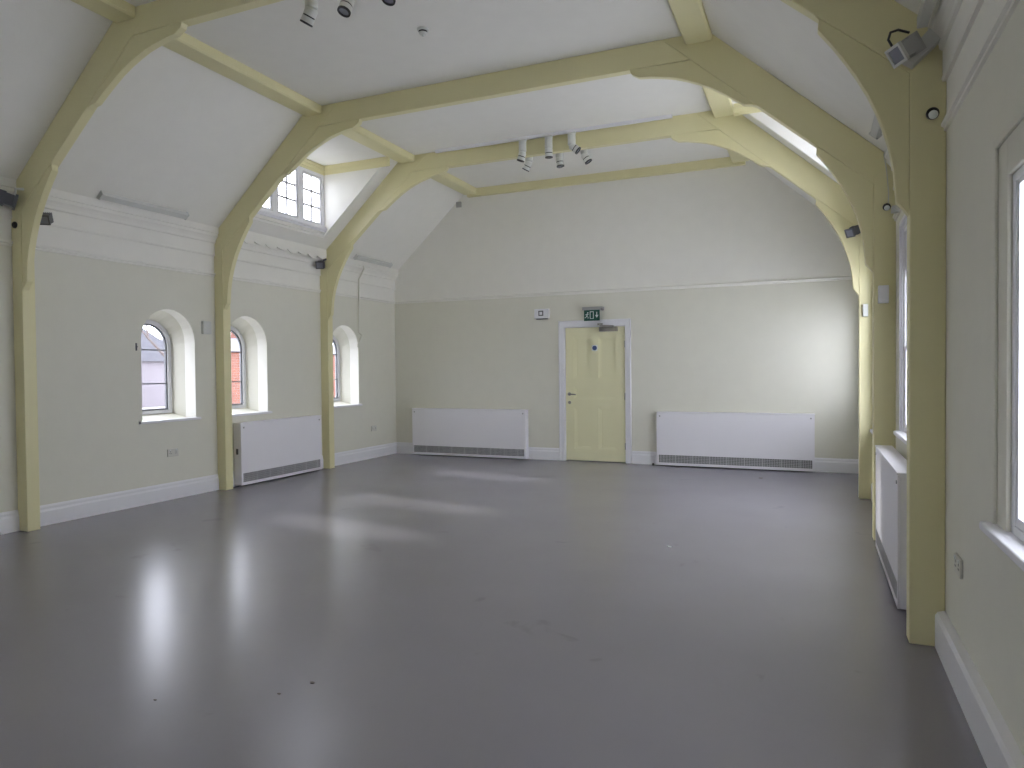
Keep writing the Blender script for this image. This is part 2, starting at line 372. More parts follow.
# ------------------------------------------------------------------ windows, left: arched leaded lights
def bars_frame(bm, y0, y1, z0, z1, t, x0, x1):
    box(bm, x0, x1, y0, y0+t, z0, z1); box(bm, x0, x1, y1-t, y1, z0, z1)
    box(bm, x0, x1, y0+t, y1-t, z0, z0+t); box(bm, x0, x1, y0+t, y1-t, z1-t, z1)
wn = 0
lab_l = ['arched window with a view of bare trees and roofs, nearest of the small arched ones',
         'arched window above the low white heater, red brick behind its glass',
         'arched window farthest down the left wall, with a cable beside its top',
         'unseen arched window beside the camera, added for light', 'unseen arched window behind the camera, added for light']
for i, yc in enumerate(LW):
    wn += 1
    root = empty('window_%d' % wn, (WL-0.34, yc, 0.955), lab_l[i], None, None, 'structure')
    X0 = -0.03; X1 = 0.03
    o_ = arch(0, 0.295, -0.01, 0.765); in_ = arch(0, 0.25, 0.03, 0.765); 
    b = B(); A = sheet(b, o_, [in_], yz, X1); Z = sheet(b, o_, [in_], yz, X0); bridge(b, A[0], Z[0]); bridge(b, A[1], Z[1])
    obj('frame', b, M['wframe'], root)
    o2 = arch(0, 0.252, 0.028, 0.765); i2 = arch(0, 0.234, 0.048, 0.765)
    b = B(); A = sheet(b, o2, [i2], yz, 0.012); Z = sheet(b, o2, [i2], yz, -0.012); bridge(b, A[0], Z[0]); bridge(b, A[1], Z[1])
    for z_ in (0.335, 0.72): box(b, -0.008, 0.008, -0.238, 0.238, z_-0.007, z_+0.007)
    obj('casement', b, M['dark'], root)
    b = B(); prism(b, arch(0, 0.24, 0.04, 0.765), yz, -0.003, 0.003); obj('pane', b, M['glass'], root)
    b = B()
    prism(b, [(0.34+0.035, -0.085), (0.34+0.035, -0.062), (0.34, -0.057), (0.30, -0.057), (0.30, -0.09), (0.34, -0.09)], xz, -0.40, 0.40)
    # sill board inside the opening is trimmed to the reveal; the nose runs past it
    o = obj('sill', b, M['gloss_white'], root)

# ------------------------------------------------------------------ windows, right
LN = len(LW)
def right_window(n, y0, y1, z0, z1, glass_top, lab, sill=0.06):
    horn = 0.165 if n == LN+1 else 0.09
    root = empty('window_%d' % n, (WR, (y0+y1)/2, z0), lab, None, None, 'structure')
    h = (y1-y0)/2; H = z1-z0; G = glass_top-z0
    b = B(); bars_frame(b, -h, h, 0, H, 0.03, 0.0, 0.10)
    if G < H-0.05: box(b, 0.01, 0.09, -h+0.035, h-0.035, G-0.035, H-0.035)
    obj('frame', b, M['gloss_white'], root, bevel=0.004)
    b = B(); zt = G-0.035 if G < H-0.05 else H-0.035
    mid = zt/2+0.02
    if n == LN+1: mid = zt
    for (a, c, xo) in ((0.03, mid+0.02, 0.006), (mid-0.02, zt, 0.024))[:1 if n == LN+1 else 2]:
        bars_frame(b, -h+0.03, h-0.03, a, c, 0.03, xo, xo+0.016)
    box(b, 0.016, 0.022, -0.010, 0.010, 0.06, mid-0.01)
    if n != LN+1: box(b, 0.034, 0.040, -0.010, 0.010, mid+0.01, zt-0.03)
    obj('sash', b, M['gloss_white'], root)
    b = B(); box(b, 0.011, 0.014, -h+0.045, h-0.045, 0.045, mid+0.005); obj('pane', b, M['glass'], root)
    if n == LN+1: b = None
    else: b = B(); box(b, 0.029, 0.032, -h+0.045, h-0.045, mid-0.005, zt-0.015); obj('pane', b, M['glass'], root)
    b = B(); box(b, -sill, 0.10, -h-horn, h+horn, -0.028, 0.002); 
    o = obj('sill', b, M['gloss_white'], root, bevel=0.006)
    b = B()
    A_ = 0.15 if n == LN+1 else 0.055
    for (a, c, e, g) in ((-h-A_, -h, 0, H+A_), (h, h+A_, 0, H+A_), (-h, h, H, H+A_)): box(b, -0.014, 0.0, a, c, e, g)
    for (a, c, e, g) in ((-h-A_, -h-A_+0.03, 0, H+A_), (h+A_-0.03, h+A_, 0, H+A_), (-h-A_, h+A_, H+A_-0.03, H+A_)): box(b, -0.026, -0.014, a, c, e, g)
    obj('architrave', b, M['cream'] if n == LN+1 else M['gloss_white'], root, bevel=0.004)
    return root
rl = ['tall window with a white sill at the right edge of the photo, cream architrave',
      'tall white window above the heater between the first two right-hand posts',
      'unseen tall window behind the second right-hand post, enlarged for light', 'unseen tall window nearest the end wall on the right, placed to light its corner']
gt = [2.03, 2.13, 2.46, 2.15]
for i, q in enumerate(RW): wn += 1; right_window(wn, *q, gt[i], rl[i])

# ------------------------------------------------------------------ dormer windows
DA, DB = DY0, DY1
for s, off in ((-1, 0), (1, 0), (-1, DBACK)):
    wn += 1; DY0, DY1 = DA+off, DB+off
    root = empty('window_%d' % wn, (CX+s*DXW, 0, 3.42), 'dormer window of three casements with small panes, in the %s slope%s' % ('left' if s < 0 else 'right', '' if off == 0 else ' behind the camera, unseen and added for light'), None, None, 'structure')
    def bx(bm, a, c, y0, y1, z0, z1):
        x0, x1 = sorted((s*a, s*c)); box(bm, x0, x1, y0, y1, z0, z1)
    ztop = 4.155-3.42; b = B()
    bx(b, 0, 0.06, DY0, DY1, 0, 0.03); bx(b, 0, 0.06, DY0, DY1, ztop-0.03, DZ-3.42)
    w_ = (DY1-DY0)
    cuts = [DY0, DY0+w_/3, DY0+2*w_/3, DY1]
    for c_ in cuts:
        a_, e_ = (c_, c_+0.045) if c_ == DY0 else ((c_-0.045, c_) if c_ == DY1 else (c_-0.045, c_+0.045))
        bx(b, 0, 0.06, a_, e_, 0.03, ztop-0.03)
    obj('frame', b, M['gloss_white'], root)
    for k in range(3):
        a_, e_ = cuts[k]+0.045, cuts[k+1]-0.045
        z0, z1 = 0.03, ztop-0.03; t = 0.03
        b = B()
        bx(b, 0.012, 0.05, a_, a_+t, z0, z1); bx(b, 0.012, 0.05, e_-t, e_, z0, z1)
        bx(b, 0.012, 0.05, a_+t, e_-t, z0, z0+t); bx(b, 0.012, 0.05, a_+t, e_-t, z1-t, z1)
        mid = (a_+e_)/2; bx(b, 0.02, 0.04, mid-0.013, mid+0.013, z0+t, z1-t)
        for j in (1, 2):
            zz = z0+t+(z1-z0-2*t)*j/3; bx(b, 0.02, 0.04, a_+t, e_-t, zz-0.013, zz+0.013)
        cs = obj('casement', b, M['wframe'], root)
        b = B(); bx(b, 0.028, 0.032, a_+0.02, e_-0.02, z0+0.02, z1-0.02); obj('pane', b, M['glass'], cs)
    b = B(); bx(b, -0.045, 0.02, DY0-0.0, DY1, -0.03, 0.0); bx(b, -0.03, 0.0, DY0, DY1, -0.055, -0.03)
    obj('sill', b, M['gloss_white'], root)
    # yellow moulding round the top of the dormer
    b = B()
    def mould(pr, p0, p1, nrm):
        pass
    for (q0, q1, dz0, dz1) in ((0.0, 0.035, 0.0, 0.045), (0.0, 0.022, 0.045, 0.09), (0.0, 0.010, 0.09, 0.12)):
        zt0, zt1 = DZ-3.42-dz1, DZ-3.42-dz0
        bx(b, -q1, 0.0, DY0, DY1, zt0, zt1)
        bx(b, -1.09, 0.0, DY0, DY0+q1, zt0, zt1); bx(b, -1.09, 0.0, DY1-q1, DY1, zt0, zt1)
    obj('crown_moulding', b, M['yellow'], root)
DY0, DY1 = DA, DB
# scalloped valance boards under the dormers
for s in (-1, 1):
    pts = [(FY[1]+FT, 3.17)]
    y0, y1 = FY[1]+FT, FY[2]
    n = 9; low = []
    for i in range(n):
        ya = y0+(y1-y0)*i/n; wd = (y1-y0)/n
        for k in range(6):
            t = k/6; low.append((ya+wd*t, 3.055-0.045*math.sin(PI*t)*(1 if i % 2 else 0.6)))
    low.append((y1, 3.055))
    pts = low+[(y1, 3.17), (y0, 3.17)]
    xw = CX+s*3.475; xo = CX+s*3.455
    b = B(); prism(b, pts, yz, xw, xo)
    struct('trim_%d' % (7 if s < 0 else 8), b, M['white'], 'white scalloped valance board below the %s dormer' % ('left' if s < 0 else 'right'))

# ------------------------------------------------------------------ door in the end wall
root = empty('door_1', (-3.055, D, 0), 'pale yellow panelled door with white architrave in the end wall', None, None, 'structure')
lw = 0.465; lh = 2.045
b = B(); stiles = []
box(b, -lw, lw, 0.046, 0.066, 0.012, lh)
holes = [(-0.335, -0.055, 1.27, 1.90), (0.055, 0.335, 1.27, 1.90), (-0.335, 0.335, 0.95, 1.14), (-0.335, -0.055, 0.19, 0.82), (0.055, 0.335, 0.19, 0.82)]
A = sheet(b, rect(-lw, lw, 0.012, lh), [rect(*h) for h in holes], xz, 0.015)
Zr = sheet(b, rect(-lw, lw, 0.012, lh), [rect(*h) for h in holes], xz, 0.050)
bridge(b, A[0], Zr[0])
for i, h in enumerate(holes):
    bridge(b, A[i+1], Zr[i+1])
leaf = obj('door_leaf', b, M['door'], root)
for h in holes:
    b = B(); g_ = 0.018
    for (k0, k1, y0_) in ((0.0, 0.016, 0.024), (0.016, 0.034, 0.036)):
        a0, a1, c0, c1 = h[0]+k0, h[1]-k0, h[2]+k0, h[3]-k0; t = k1-k0
        for q in ((a0, a0+t, c0, c1), (a1-t, a1, c0, c1), (a0+t, a1-t, c0, c0+t), (a0+t, a1-t, c1-t, c1)): box(b, q[0], q[1], y0_, 0.048, q[2], q[3])
    obj('panel_moulding', b, M['door'], leaf)
b = B()
for s in (-1, 1):
    x0, x1 = sorted((s*(lw+0.005), s*(lw+0.025))); box(b, x0, x1, 0.0, 0.10, 0, 2.07)
    x0, x1 = sorted((s*(lw+0.012), s*(lw+0.095))); box(b, x0, x1, -0.022, 0.0, 0, 2.06)
    x0, x1 = sorted((s*(lw+0.075), s*(lw+0.10))); box(b, x0, x1, -0.034, 0.0, 0, 2.06+0.09)
box(b, -lw-0.025, lw+0.025, 0, 0.10, 2.05, 2.075); box(b, -lw-0.095, lw+0.095, -0.022, 0, 2.06, 2.145); box(b, -lw-0.10, lw+0.10, -0.034, 0, 2.13, 2.155)
obj('architrave', b, M['gloss_white'], root, bevel=0.004)
# lever handle
b = B(); cyl(b, (-0.405, 0.015, 1.03), (-0.405, 0.005, 1.03), 0.026, n=20); cyl(b, (-0.405, 0.008, 1.03), (-0.405, -0.05, 1.03), 0.010)
tube(b, [(-0.405, -0.048, 1.03), (-0.39, -0.055, 1.03), (-0.34, -0.055, 1.028), (-0.285, -0.052, 1.025)], 0.010)
obj('lever_handle', b, M['steel'], root, smooth=False)
b = B(); cyl(b, (-0.405, 0.015, 0.90), (-0.405, 0.004, 0.90), 0.024, n=20); box(b, -0.409, -0.401, -0.004, 0.005, 0.885, 0.905)
obj('lock_rose', b, M['steel'], root)
for z_ in (0.25, 1.0, 1.78):
    b = B(); cyl(b, (lw+0.004, 0.004, z_-0.05), (lw+0.004, 0.004, z_+0.05), 0.008, n=10)
    obj('hinge', b, M['steel'], root)
# closer
b = B(); box(b, 0.09, 0.36, -0.06, 0.015, 1.975, 2.04); box(b, 0.10, 0.35, -0.066, -0.06, 1.985, 2.03)
cl = obj('door_closer', b, M['steel'], root, bevel=0.006)
b = B(); cyl(b, (0.30, -0.03, 2.04), (0.30, -0.03, 2.06), 0.014); tube(b, [(0.30, -0.03, 2.055), (0.14, -0.15, 2.06)], 0.011); tube(b, [(0.14, -0.15, 2.06), (0.10, -0.03, 2.085)], 0.011)
cyl(b, (0.14, -0.15, 2.045), (0.14, -0.15, 2.07), 0.015); box(b, 0.06, 0.14, -0.036, -0.020, 2.07, 2.10)
obj('closer_arm', b, M['steel'], cl)
b = B(); box(b, -0.045, 0.045, 0.0115, 0.015, 1.685, 1.775); sg = obj('door_sign', b, M['signwhite'], root)
b = B(); cyl(b, (0, 0.0116, 1.73), (0, 0.0100, 1.73), 0.036, n=28); obj('blue_disc', b, M['blue'], sg)
# dark lobby closing the doorway behind the leaf
b = B(); box(b, -0.62, 0.62, 0.14, 0.17, 0, 2.2); obj('backing_board', b, M['cream'], root)

# ------------------------------------------------------------------ heaters (low wall convectors)
def heater(L, H, dep, loc, rz, label, lock=True, endpipe=False):
    """local: width along +X from 0..L, front faces -Y, back at y=0"""
    root = empty('convector_heater', loc, label, 'heater', 'low white wall heaters', rz=rz)
    z0 = 0.02; gz0, gz1 = 0.055, 0.165; e = 0.03
    b = B()
    box(b, 0, L, -dep+0.012, 0, z0, H-0.012)              # casing
    box(b, -0.006, L+0.006, -dep-0.004, 0, H-0.014, H)    # top plate
    obj('casing', b, M['heater'], root, bevel=0.004)
    b = B(); A = sheet(b, rect(0.0, L, z0, H-0.018), [rect(e, L-e, gz0, gz1)], xz, -dep); Z = sheet(b, rect(0.0, L, z0, H-0.018), [rect(e, L-e, gz0, gz1)], xz, -dep+0.012)
    bridge(b, A[0], Z[0]); bridge(b, A[1], Z[1])
    fp = obj('front_panel', b, M['heater'], root)
    b = B(); box(b, e-0.005, L-e+0.005, -dep+0.008, -dep+0.013, gz0-0.005, gz1+0.005)
    gr = obj('grille', b, M['grille'], root)
    b = B(); n = int(L/0.022)
    for i in range(1, n):
        x = e+(L-2*e)*i/n; wd = 0.006 if i % 11 == 0 else 0.003
        box(b, x-wd, x+wd, -dep+0.001, -dep+0.008, gz0, gz1)
    for j in range(1, 5):
        z = gz0+(gz1-gz0)*j/5; box(b, e, L-e, -dep+0.002, -dep+0.007, z-0.0018, z+0.0018)
    obj('grille_bars', b, M['grillebar'], gr)
    for x in (0.045, L-0.045):
        b = B(); cyl(b, (x, -dep, H-0.06), (x, -dep-0.005, H-0.06), 0.011, n=14); obj('corner_lock', b, M['grey'], fp)
    if lock:
        b = B(); box(b, -0.012, 0.0, -dep*0.62, -dep*0.38, 0.40, 0.47); obj('side_catch', b, M['dark'], root, bevel=0.003)
    return root
heater(2.05, 0.785, 0.12, (-6.185, D-0.022, 0), 0, 'low white wall heater left of the yellow door', lock=False)
heater(2.10, 0.785, 0.12, (-2.09, D-0.022, 0), 0, 'low white wall heater right of the yellow door', lock=False)
heater(1.53, 0.79, 0.12, (WL+0.022, 8.12-1.53, 0), PI/2, 'low white wall heater under the middle arched window')
heater(1.55, 0.80, 0.115, (WR-0.047, 6.08, 0), -PI/2, 'low white wall heater on the right wall, seen edge-on behind the near post')

# ------------------------------------------------------------------ spotlights
def spot(loc, tilt, az, label, group, drop=0.0):
    root = empty('spotlight', loc, label, 'spotlight', group)
    b = B(); box(b, -0.05, 0.05, -0.02, 0.02, -0.018, 0.0); obj('track_adapter', b, M['lamp'], root)
    b = B(); lathe(b, [(0.046, -0.018), (0.048, -0.03), (0.048, -0.145), (0.040, -0.155)], lambda x, y, z: (x, y, z)); obj('gear_housing', b, M['lamp'], root)
    R = Matrix.Rotation(az, 3, 'Z') @ Matrix.Rotation(tilt, 3, 'X'); O = Vector((0, 0, -0.16))
    tf = lambda x, y, z: tuple(O + R @ Vector((x, y, z)))
    b = B(); lathe(b, [(0.036, 0.015), (0.047, -0.0), (0.047, -0.045)], tf); hd = obj('lamp_head', b, M['lamp'], root)
    b = B(); lathe(b, [(0.0445, -0.045), (0.0445, -0.055)], tf); obj('black_band', b, M['black'], hd)
    b = B(); lathe(b, [(0.047, -0.055), (0.047, -0.095)], tf); obj('lamp_collar', b, M['lamp'], hd)
    b = B(); lathe(b, [(0.049, -0.095), (0.049, -0.108), (0.036, -0.108), (0.036, -0.098)], tf); obj('front_ring', b, M['black'], hd)
    b = B(); lathe(b, [(0.036, -0.100), (0.02, -0.103)], tf); obj('lens', b, M['lens'], hd)
    return root
ty = FY[2]-0.055
b = B(); box(b, -4.62, -1.50, ty-0.018, ty+0.018, 4.305, ZC); 
tag(obj('lighting_track', b, M['gloss_white']), 'white lighting track on the near side of the farthest collar beam', 'light track')
tb = FY[2]+0.085+0.055
b = B(); box(b, -4.2, -1.9, tb-0.018, tb+0.018, 4.305, ZC)
tag(obj('lighting_track', b, M['gloss_white']), 'white lighting track on the far side of the farthest collar beam', 'light track')
g1 = 'spotlights on the farthest collar beam'
T = math.radians
spot((-3.37, ty, 4.305), T(18), T(85), 'white spotlight, leftmost of the cluster on the farthest beam', g1)
spot((-3.02, ty, 4.305), T(5), T(0), 'white spotlight pointing straight down at the middle of the far cluster', g1)
spot((-2.72, ty, 4.305), T(50), T(-80), 'white spotlight tilted right, right-hand one in front of the far beam', g1)
spot((-3.36, tb, 4.235), T(32), T(80), 'white spotlight tilted left, hanging behind the farthest beam', g1)
spot((-2.95, tb, 4.235), T(8), T(-80), 'white spotlight hanging almost straight behind the middle of the farthest beam', g1)
spot((-2.62, tb, 4.235), T(30), T(-80), 'white spotlight tilted right, rightmost behind the farthest beam', g1)
for x in (-3.36, -2.95, -2.62): pass
t1 = FY[0]+FT+0.10
b = B(); box(b, -4.1, -1.9, t1-0.018, t1+0.018, 4.305, ZC)
tag(obj('lighting_track', b, M['gloss_white']), 'white lighting track behind the nearest collar beam at the top edge', 'light track')
g2_ = 'spotlights behind the nearest collar beam'
spot((-3.42, t1, 4.25), T(32), T(85), 'white spotlight tilted left at the top edge, left of three', g2_)
spot((-3.09, t1, 4.25), T(22), T(160), 'white spotlight at the top edge, middle of three, lens showing', g2_)
spot((-2.72, t1, 4.255), T(20), T(170), 'white spotlight cut off by the top edge, right of three', g2_)

# smoke detector
root = empty('smoke_detector', (-3.08, 5.305, ZC), 'round grey and white smoke detector on the flat ceiling', 'smoke detector')
b = B(); lathe(b, [(0.05, 0), (0.05, -0.012), (0.045, -0.02)], lambda x, y, z: (x, y, z)); obj('base', b, M['lamp'], root)
b = B(); lathe(b, [(0.038, -0.02), (0.034, -0.032)], lambda x, y, z: (x, y, z)); obj('vent_ring', b, M['black'], root)
b = B(); lathe(b, [(0.036, -0.032), (0.03, -0.045), (0.012, -0.05), (0.010, -0.062), (0.004, -0.064)], lambda x, y, z: (x, y, z)); obj('sensor_cap', b, M['lamp'], root)

# ------------------------------------------------------------------ strip fittings low on the slopes
def slope_strip(side, y0, y1, label, broken=False):
    t = 3.455; nx = 0.9*side; nrm = Vector((-side*0.669, 0, -0.743))
    base = Vector((CX+side*t, 0, slz(t)))
    root = empty('strip_light', (base.x, (y0+y1)/2, base.z), label, 'strip light', 'strip lights on the slopes')
    h = (y1-y0)/2
    d = Vector((-side*0.743, 0, 0.669))     # up the slope
    def pt(a, n_): v = d*a+nrm*n_; return (v.x, v.z)
    b = B(); prism(b, [pt(-0.022, 0), pt(0.022, 0), pt(0.022, 0.02), pt(-0.022, 0.02)], xz, -h, h); obj('mounting_spine', b, M['lamp'], root)
    b = B(); prism(b, [pt(-0.045, 0.02), pt(0.045, 0.02), pt(0.028, 0.046), pt(-0.028, 0.046)], xz, -h, h); obj('reflector', b, M['lamp'], root)
    for e in (-h-0.012, h):
        b = B(); prism(b, [pt(-0.046, 0.0), pt(0.046, 0.0), pt(0.038, 0.048), pt(-0.038, 0.048)], xz, e, e+0.012); obj('end_cap', b, M['lamp'], root)
    return root
slope_strip(-1, 4.80, 5.82, 'white strip light low on the left slope above the nearest arched window')
slope_strip(-1, 9.0, 9.95, 'white strip light low on the left slope next to the end wall')
slope_strip(1, 4.9, 6.0, 'white strip light low on the right slope, half hidden by the near brace')
slope_strip(1, 9.0, 9.95, 'white strip light low on the right slope next to the end wall')

# ------------------------------------------------------------------ floodlights on the frames
def flood(loc, az, tilt, label, body, bezel, size=0.10, cable=True):
    root = empty('floodlight', loc, label, 'floodlight', 'floodlights on the frames')
    R = Matrix.Rotation(az, 3, 'Z') @ Matrix.Rotation(tilt, 3, 'X')
    def put(bm):
        bmesh.ops.transform(bm, matrix=R.to_4x4(), verts=bm.verts[:])
    s = size
    b = B(); box(b, -0.42*s, 0.42*s, -0.3*s, 0.7*s, -0.42*s, 0.42*s); put(b); bd = obj('lamp_body', b, body, root, bevel=0.006)
    b = B()
    for k in range(5):
        x = -0.36*s+0.18*s*k; box(b, x-0.035*s, x+0.035*s, 0.25*s, 0.85*s, -0.5*s, 0.5*s)
    put(b); obj('cooling_fins', b, body, bd)
    b = B(); A = sheet(b, rect(-0.55*s, 0.55*s, -0.5*s, 0.5*s), [rect(-0.42*s, 0.42*s, -0.36*s, 0.36*s)], xz, -0.48*s)
    Z = sheet(b, rect(-0.55*s, 0.55*s, -0.5*s, 0.5*s), [rect(-0.42*s, 0.42*s, -0.36*s, 0.36*s)], xz, -0.3*s); bridge(b, A[0], Z[0]); bridge(b, A[1], Z[1])
    put(b); obj('bezel', b, bezel, root)
    b = B(); box(b, -0.42*s, 0.42*s, -0.40*s, -0.36*s, -0.36*s, 0.36*s); put(b); obj('lens', b, M['lens'], root)
    return root
def bracket(root, pts, rad, m_, name='bracket'):
    b = B(); tube(b, pts, rad); obj(name, b, m_, root)
# near right
fl = flood((0.40, FY[0]-0.13, 2.93), T(-62), T(32), 'grey floodlight on a bracket high on the nearest right-hand post', M['grey'], M['lamp'], 0.095)
b = B(); prism(b, [(-0.0, -0.01), (0.05, -0.05), (0.17, 0.06), (0.12, 0.115)], xz, 0.06, 0.128); obj('bracket_plate', b, M['lamp'], fl, bevel=0.004)
b = B(); cyl(b, (0.06, 0.0, 0.03), (0.06, 0.07, 0.03), 0.014); obj('pivot', b, M['dark'], fl)
bracket(fl, [(-0.05, -0.01, 0.03), (-0.065, -0.005, 0.065), (-0.055, 0.0, 0.10), (-0.02, 0.02, 0.115), (0.03, 0.05, 0.105)], 0.006, M['black'], 'cable')
# near left: two
fl = flood((-6.455, FY[0]-0.10, 2.93), T(150), T(15), 'dark round-backed floodlight on the near side of the left post at the photo edge', M['dark'], M['dark'], 0.12)
bracket(fl, [(0.03, 0.03, 0.04), (0.05, 0.03, 0.10), (0.06, 0.09, 0.11)], 0.012, M['lamp'])
fl = flood((-6.47, FY[0]+FT+0.10, 2.83), T(35), T(25), 'small dark square floodlight behind the left post at the photo edge', M['dark'], M['dark'], 0.09)
bracket(fl, [(0, 0.02, 0.0), (-0.05, 0.03, 0.02), (-0.12, 0.03, 0.02)], 0.010, M['dark'])
# F3 left and right
fl = flood((-6.49, FY[2]-0.11, 2.94), T(25), T(15), 'small dark floodlight on the farthest left-hand post below the dormer', M['dark'], M['dark'], 0.105)
bracket(fl, [(0.0, 0.02, 0.0), (0.02, 0.05, 0.07), (0.03, 0.09, 0.09)], 0.014, M['dark'])
fl = flood((0.37, FY[2]-0.10, 2.82), T(-40), T(25), 'small dark floodlight on the farthest right-hand frame', M['dark'], M['dark'], 0.09)
bracket(fl, [(0.0, 0.02, 0.0), (0.03, 0.05, 0.05), (0.05, 0.10, 0.07)], 0.012, M['dark'])

# trunking by the near right cornice
b = B(); box(b, 0.455, 0.50, 1.2, FY[0]-0.14, 3.02, 3.075); tag(obj('cable_trunking', b, M['lamp'], bevel=0.004), 'grey cable trunking along the cornice at the top right corner', 'cable trunking')
# round sensors
def sensor(x, y, z, label, ball=True):
    root = empty('round_sensor', (x, y, z), label, 'sensor', 'round sensors on the posts')
    mp = lambda a, c, h: (a, -h, c)
    b = B(); lathe(b, [(0.029, 0.0), (0.029, 0.012), (0.02, 0.02)], mp); obj('cup', b, M['black'], root)
    if ball:
        b = B(); prof = [(0.021*math.sin(t), 0.018+0.021*math.cos(t)) for t in [PI*k/8 for k in range(8, -1, -1)] if True]
        prof = [(max(q[0], 0.0008), q[1]) for q in prof]
        lathe(b, prof, lambda a, c, h: (a+0.0, -h-0.010, c-0.012)); obj('eyeball', b, M['signwhite'], root, smooth=True)
    return root
sensor(0.540, FY[0], 2.65, 'black and white round sensor on the nearest right-hand post')
s2 = sensor(0.535, FY[1], 2.675, 'black and white round sensor on the second right-hand post')
sensor(-6.535, FY[0], 2.74, 'small black round sensor on the nearest left-hand post', False)
# thin cable to the second sensor
b = B(); tube(b, [(0.545, FY[1]-0.006, 2.70), (0.548, FY[1]-0.006, 2.78), (0.535, FY[1]-0.006, 2.95), (0.515, FY[1]-0.006, 3.10)], 0.004)
tag(obj('sensor_cable', b, M['lamp']), 'thin pale cable dropping to the sensor on the second right-hand post', 'cable')

# ------------------------------------------------------------------ small wall boxes and sockets
def wallbox(name, x, y, z, dx, dy, dz, label, cat, m_=None, group=None):
    b = B(); box(b, -dx/2, dx/2, -dy/2, dy/2, -dz/2, dz/2); o = obj(name, b, m_ or M['lamp'], bevel=0.005); o.location = (x, y, z); tag(o, label, cat, group); return o
wallbox('junction_box', WL+0.02, 6.20, 1.94, 0.04, 0.12, 0.15, 'small pale box on the left wall beside the second post', 'junction box')
wallbox('junction_box', 0.51, FY[1]-0.03, 1.98, 0.075, 0.06, 0.14, 'small white box on the second right-hand post', 'junction box', M['gloss_white'])
wallbox('junction_box', 0.50, FY[2]-0.0245, 2.0, 0.05, 0.05, 0.13, 'small pale box on the farthest right-hand post', 'junction box')
wallbox('wall_vent', -5.33, D-0.015, 4.12, 0.09, 0.03, 0.09, 'small grey square vent high on the end wall under the left purlin', 'vent', M['grey'])
def socket(loc, rz, label, outlets=2):
    root = empty('wall_socket', loc, label, 'socket', 'double wall sockets', rz=rz)
    b = B(); box(b, -0.073, 0.073, -0.012, 0, -0.043, 0.043); obj('face_plate', b, M['socket'], root, bevel=0.004)
    for x in (-0.036, 0.036):
        b = B()
        for q in ((x-0.012, x-0.006, -0.012, -0.004), (x+0.006, x+0.012, -0.012, -0.004), (x-0.003, x+0.003, 0.006, 0.018)): box(b, q[0], q[1], -0.0130, -0.0115, q[2], q[3])
        obj('pin_holes', b, M['dark'], root)
        b = B(); s_ = 1 if x > 0 else -1; box(b, x+s_*0.008-0.006, x+s_*0.008+0.006, -0.016, -0.012, 0.02, 0.036); obj('rocker_switch', b, M['signwhite'], root)
    return root
socket((WL, 5.71, 0.52), PI/2, 'double socket low on the left wall under the nearest arched window')
socket((WR, 3.66, 0.51), -PI/2, 'double socket on the right wall beside the nearest post')
socket((WL, 9.62, 0.48), PI/2, 'double socket low on the left wall near the far corner')
# hook by first arched window
b = B(); cyl(b, (WL, 5.275, 1.69), (WL+0.02, 5.275, 1.69), 0.006, n=8); box(b, WL+0.0, WL+0.008, 5.268, 5.282, 1.65, 1.73); tag(obj('window_stay_hook', b, M['dark']), 'tiny dark hook on the left wall beside the nearest arched window', 'hook')

# alarm sounder, exit sign
root = empty('alarm_box', (-3.885, D, 2.28), 'white alarm box with a square centre, left of the exit sign', 'alarm box')
b = B(); box(b, -0.125, 0.115, -0.06, 0, -0.075, 0.075); obj('housing', b, M['gloss_white'], root, bevel=0.010)
b = B(); A = sheet(b, rect(-0.05, 0.03, -0.035, 0.045), [rect(-0.034, 0.014, -0.019, 0.029)], xz, -0.064); Z = sheet(b, rect(-0.05, 0.03, -0.035, 0.045), [rect(-0.034, 0.014, -0.019, 0.029)], xz, -0.058); bridge(b, A[0], Z[0]); bridge(b, A[1], Z[1]); obj('square_surround', b, M['dark'], root)
b = B(); box(b, -0.09, 0.09, -0.05, -0.01, -0.088, -0.075); obj('lower_vent', b, M['dark'], root)

root = empty('exit_sign', (-3.055, D, 2.22), 'green and white emergency exit sign above the yellow door', 'exit sign')
b = B(); box(b, -0.15, 0.16, -0.13, 0, 0.075, 0.125); obj('housing', b, M['grey'], root, bevel=0.006)
b = B(); box(b, -0.122, 0.122, -0.125, -0.117, -0.085, 0.078); pl = obj('sign_plate', b, M['green'], root)
yf = -0.1275
def flat(bm, pts): prism(bm, pts, xz, yf, yf+0.003)
b = B()   # doorway
A = sheet(b, rect(-0.030, 0.030, -0.055, 0.055), [rect(-0.020, 0.020, -0.055+0.008, 0.045)], xz, yf); Z = sheet(b, rect(-0.030, 0.030, -0.055, 0.055), [rect(-0.020, 0.020, -0.055+0.008, 0.045)], xz, yf+0.003); bridge(b, A[0], Z[0]); bridge(b, A[1], Z[1])
obj('door_pictogram', b, M['signwhite'], pl)
b = B()   # running figure
cyl(b, (-0.062, yf, 0.036), (-0.062, yf+0.003, 0.036), 0.010, n=14)
for q in ([(-0.075, 0.022), (-0.060, 0.024), (-0.068, -0.012), (-0.084, -0.008)],
          [(-0.066, 0.022), (-0.062, 0.014), (-0.042, 0.004), (-0.044, 0.012)], [(-0.075, 0.020), (-0.098, 0.012), (-0.104, 0.0), (-0.098, 0.002), (-0.092, 0.008), (-0.078, 0.012)],
          [(-0.080, -0.008), (-0.068, -0.012), (-0.052, -0.028), (-0.056, -0.052), (-0.064, -0.052), (-0.062, -0.030)], [(-0.084, -0.008), (-0.074, -0.014), (-0.090, -0.040), (-0.112, -0.042), (-0.112, -0.034), (-0.096, -0.032)]): flat(b, q)
obj('running_figure', b, M['signwhite'], pl)
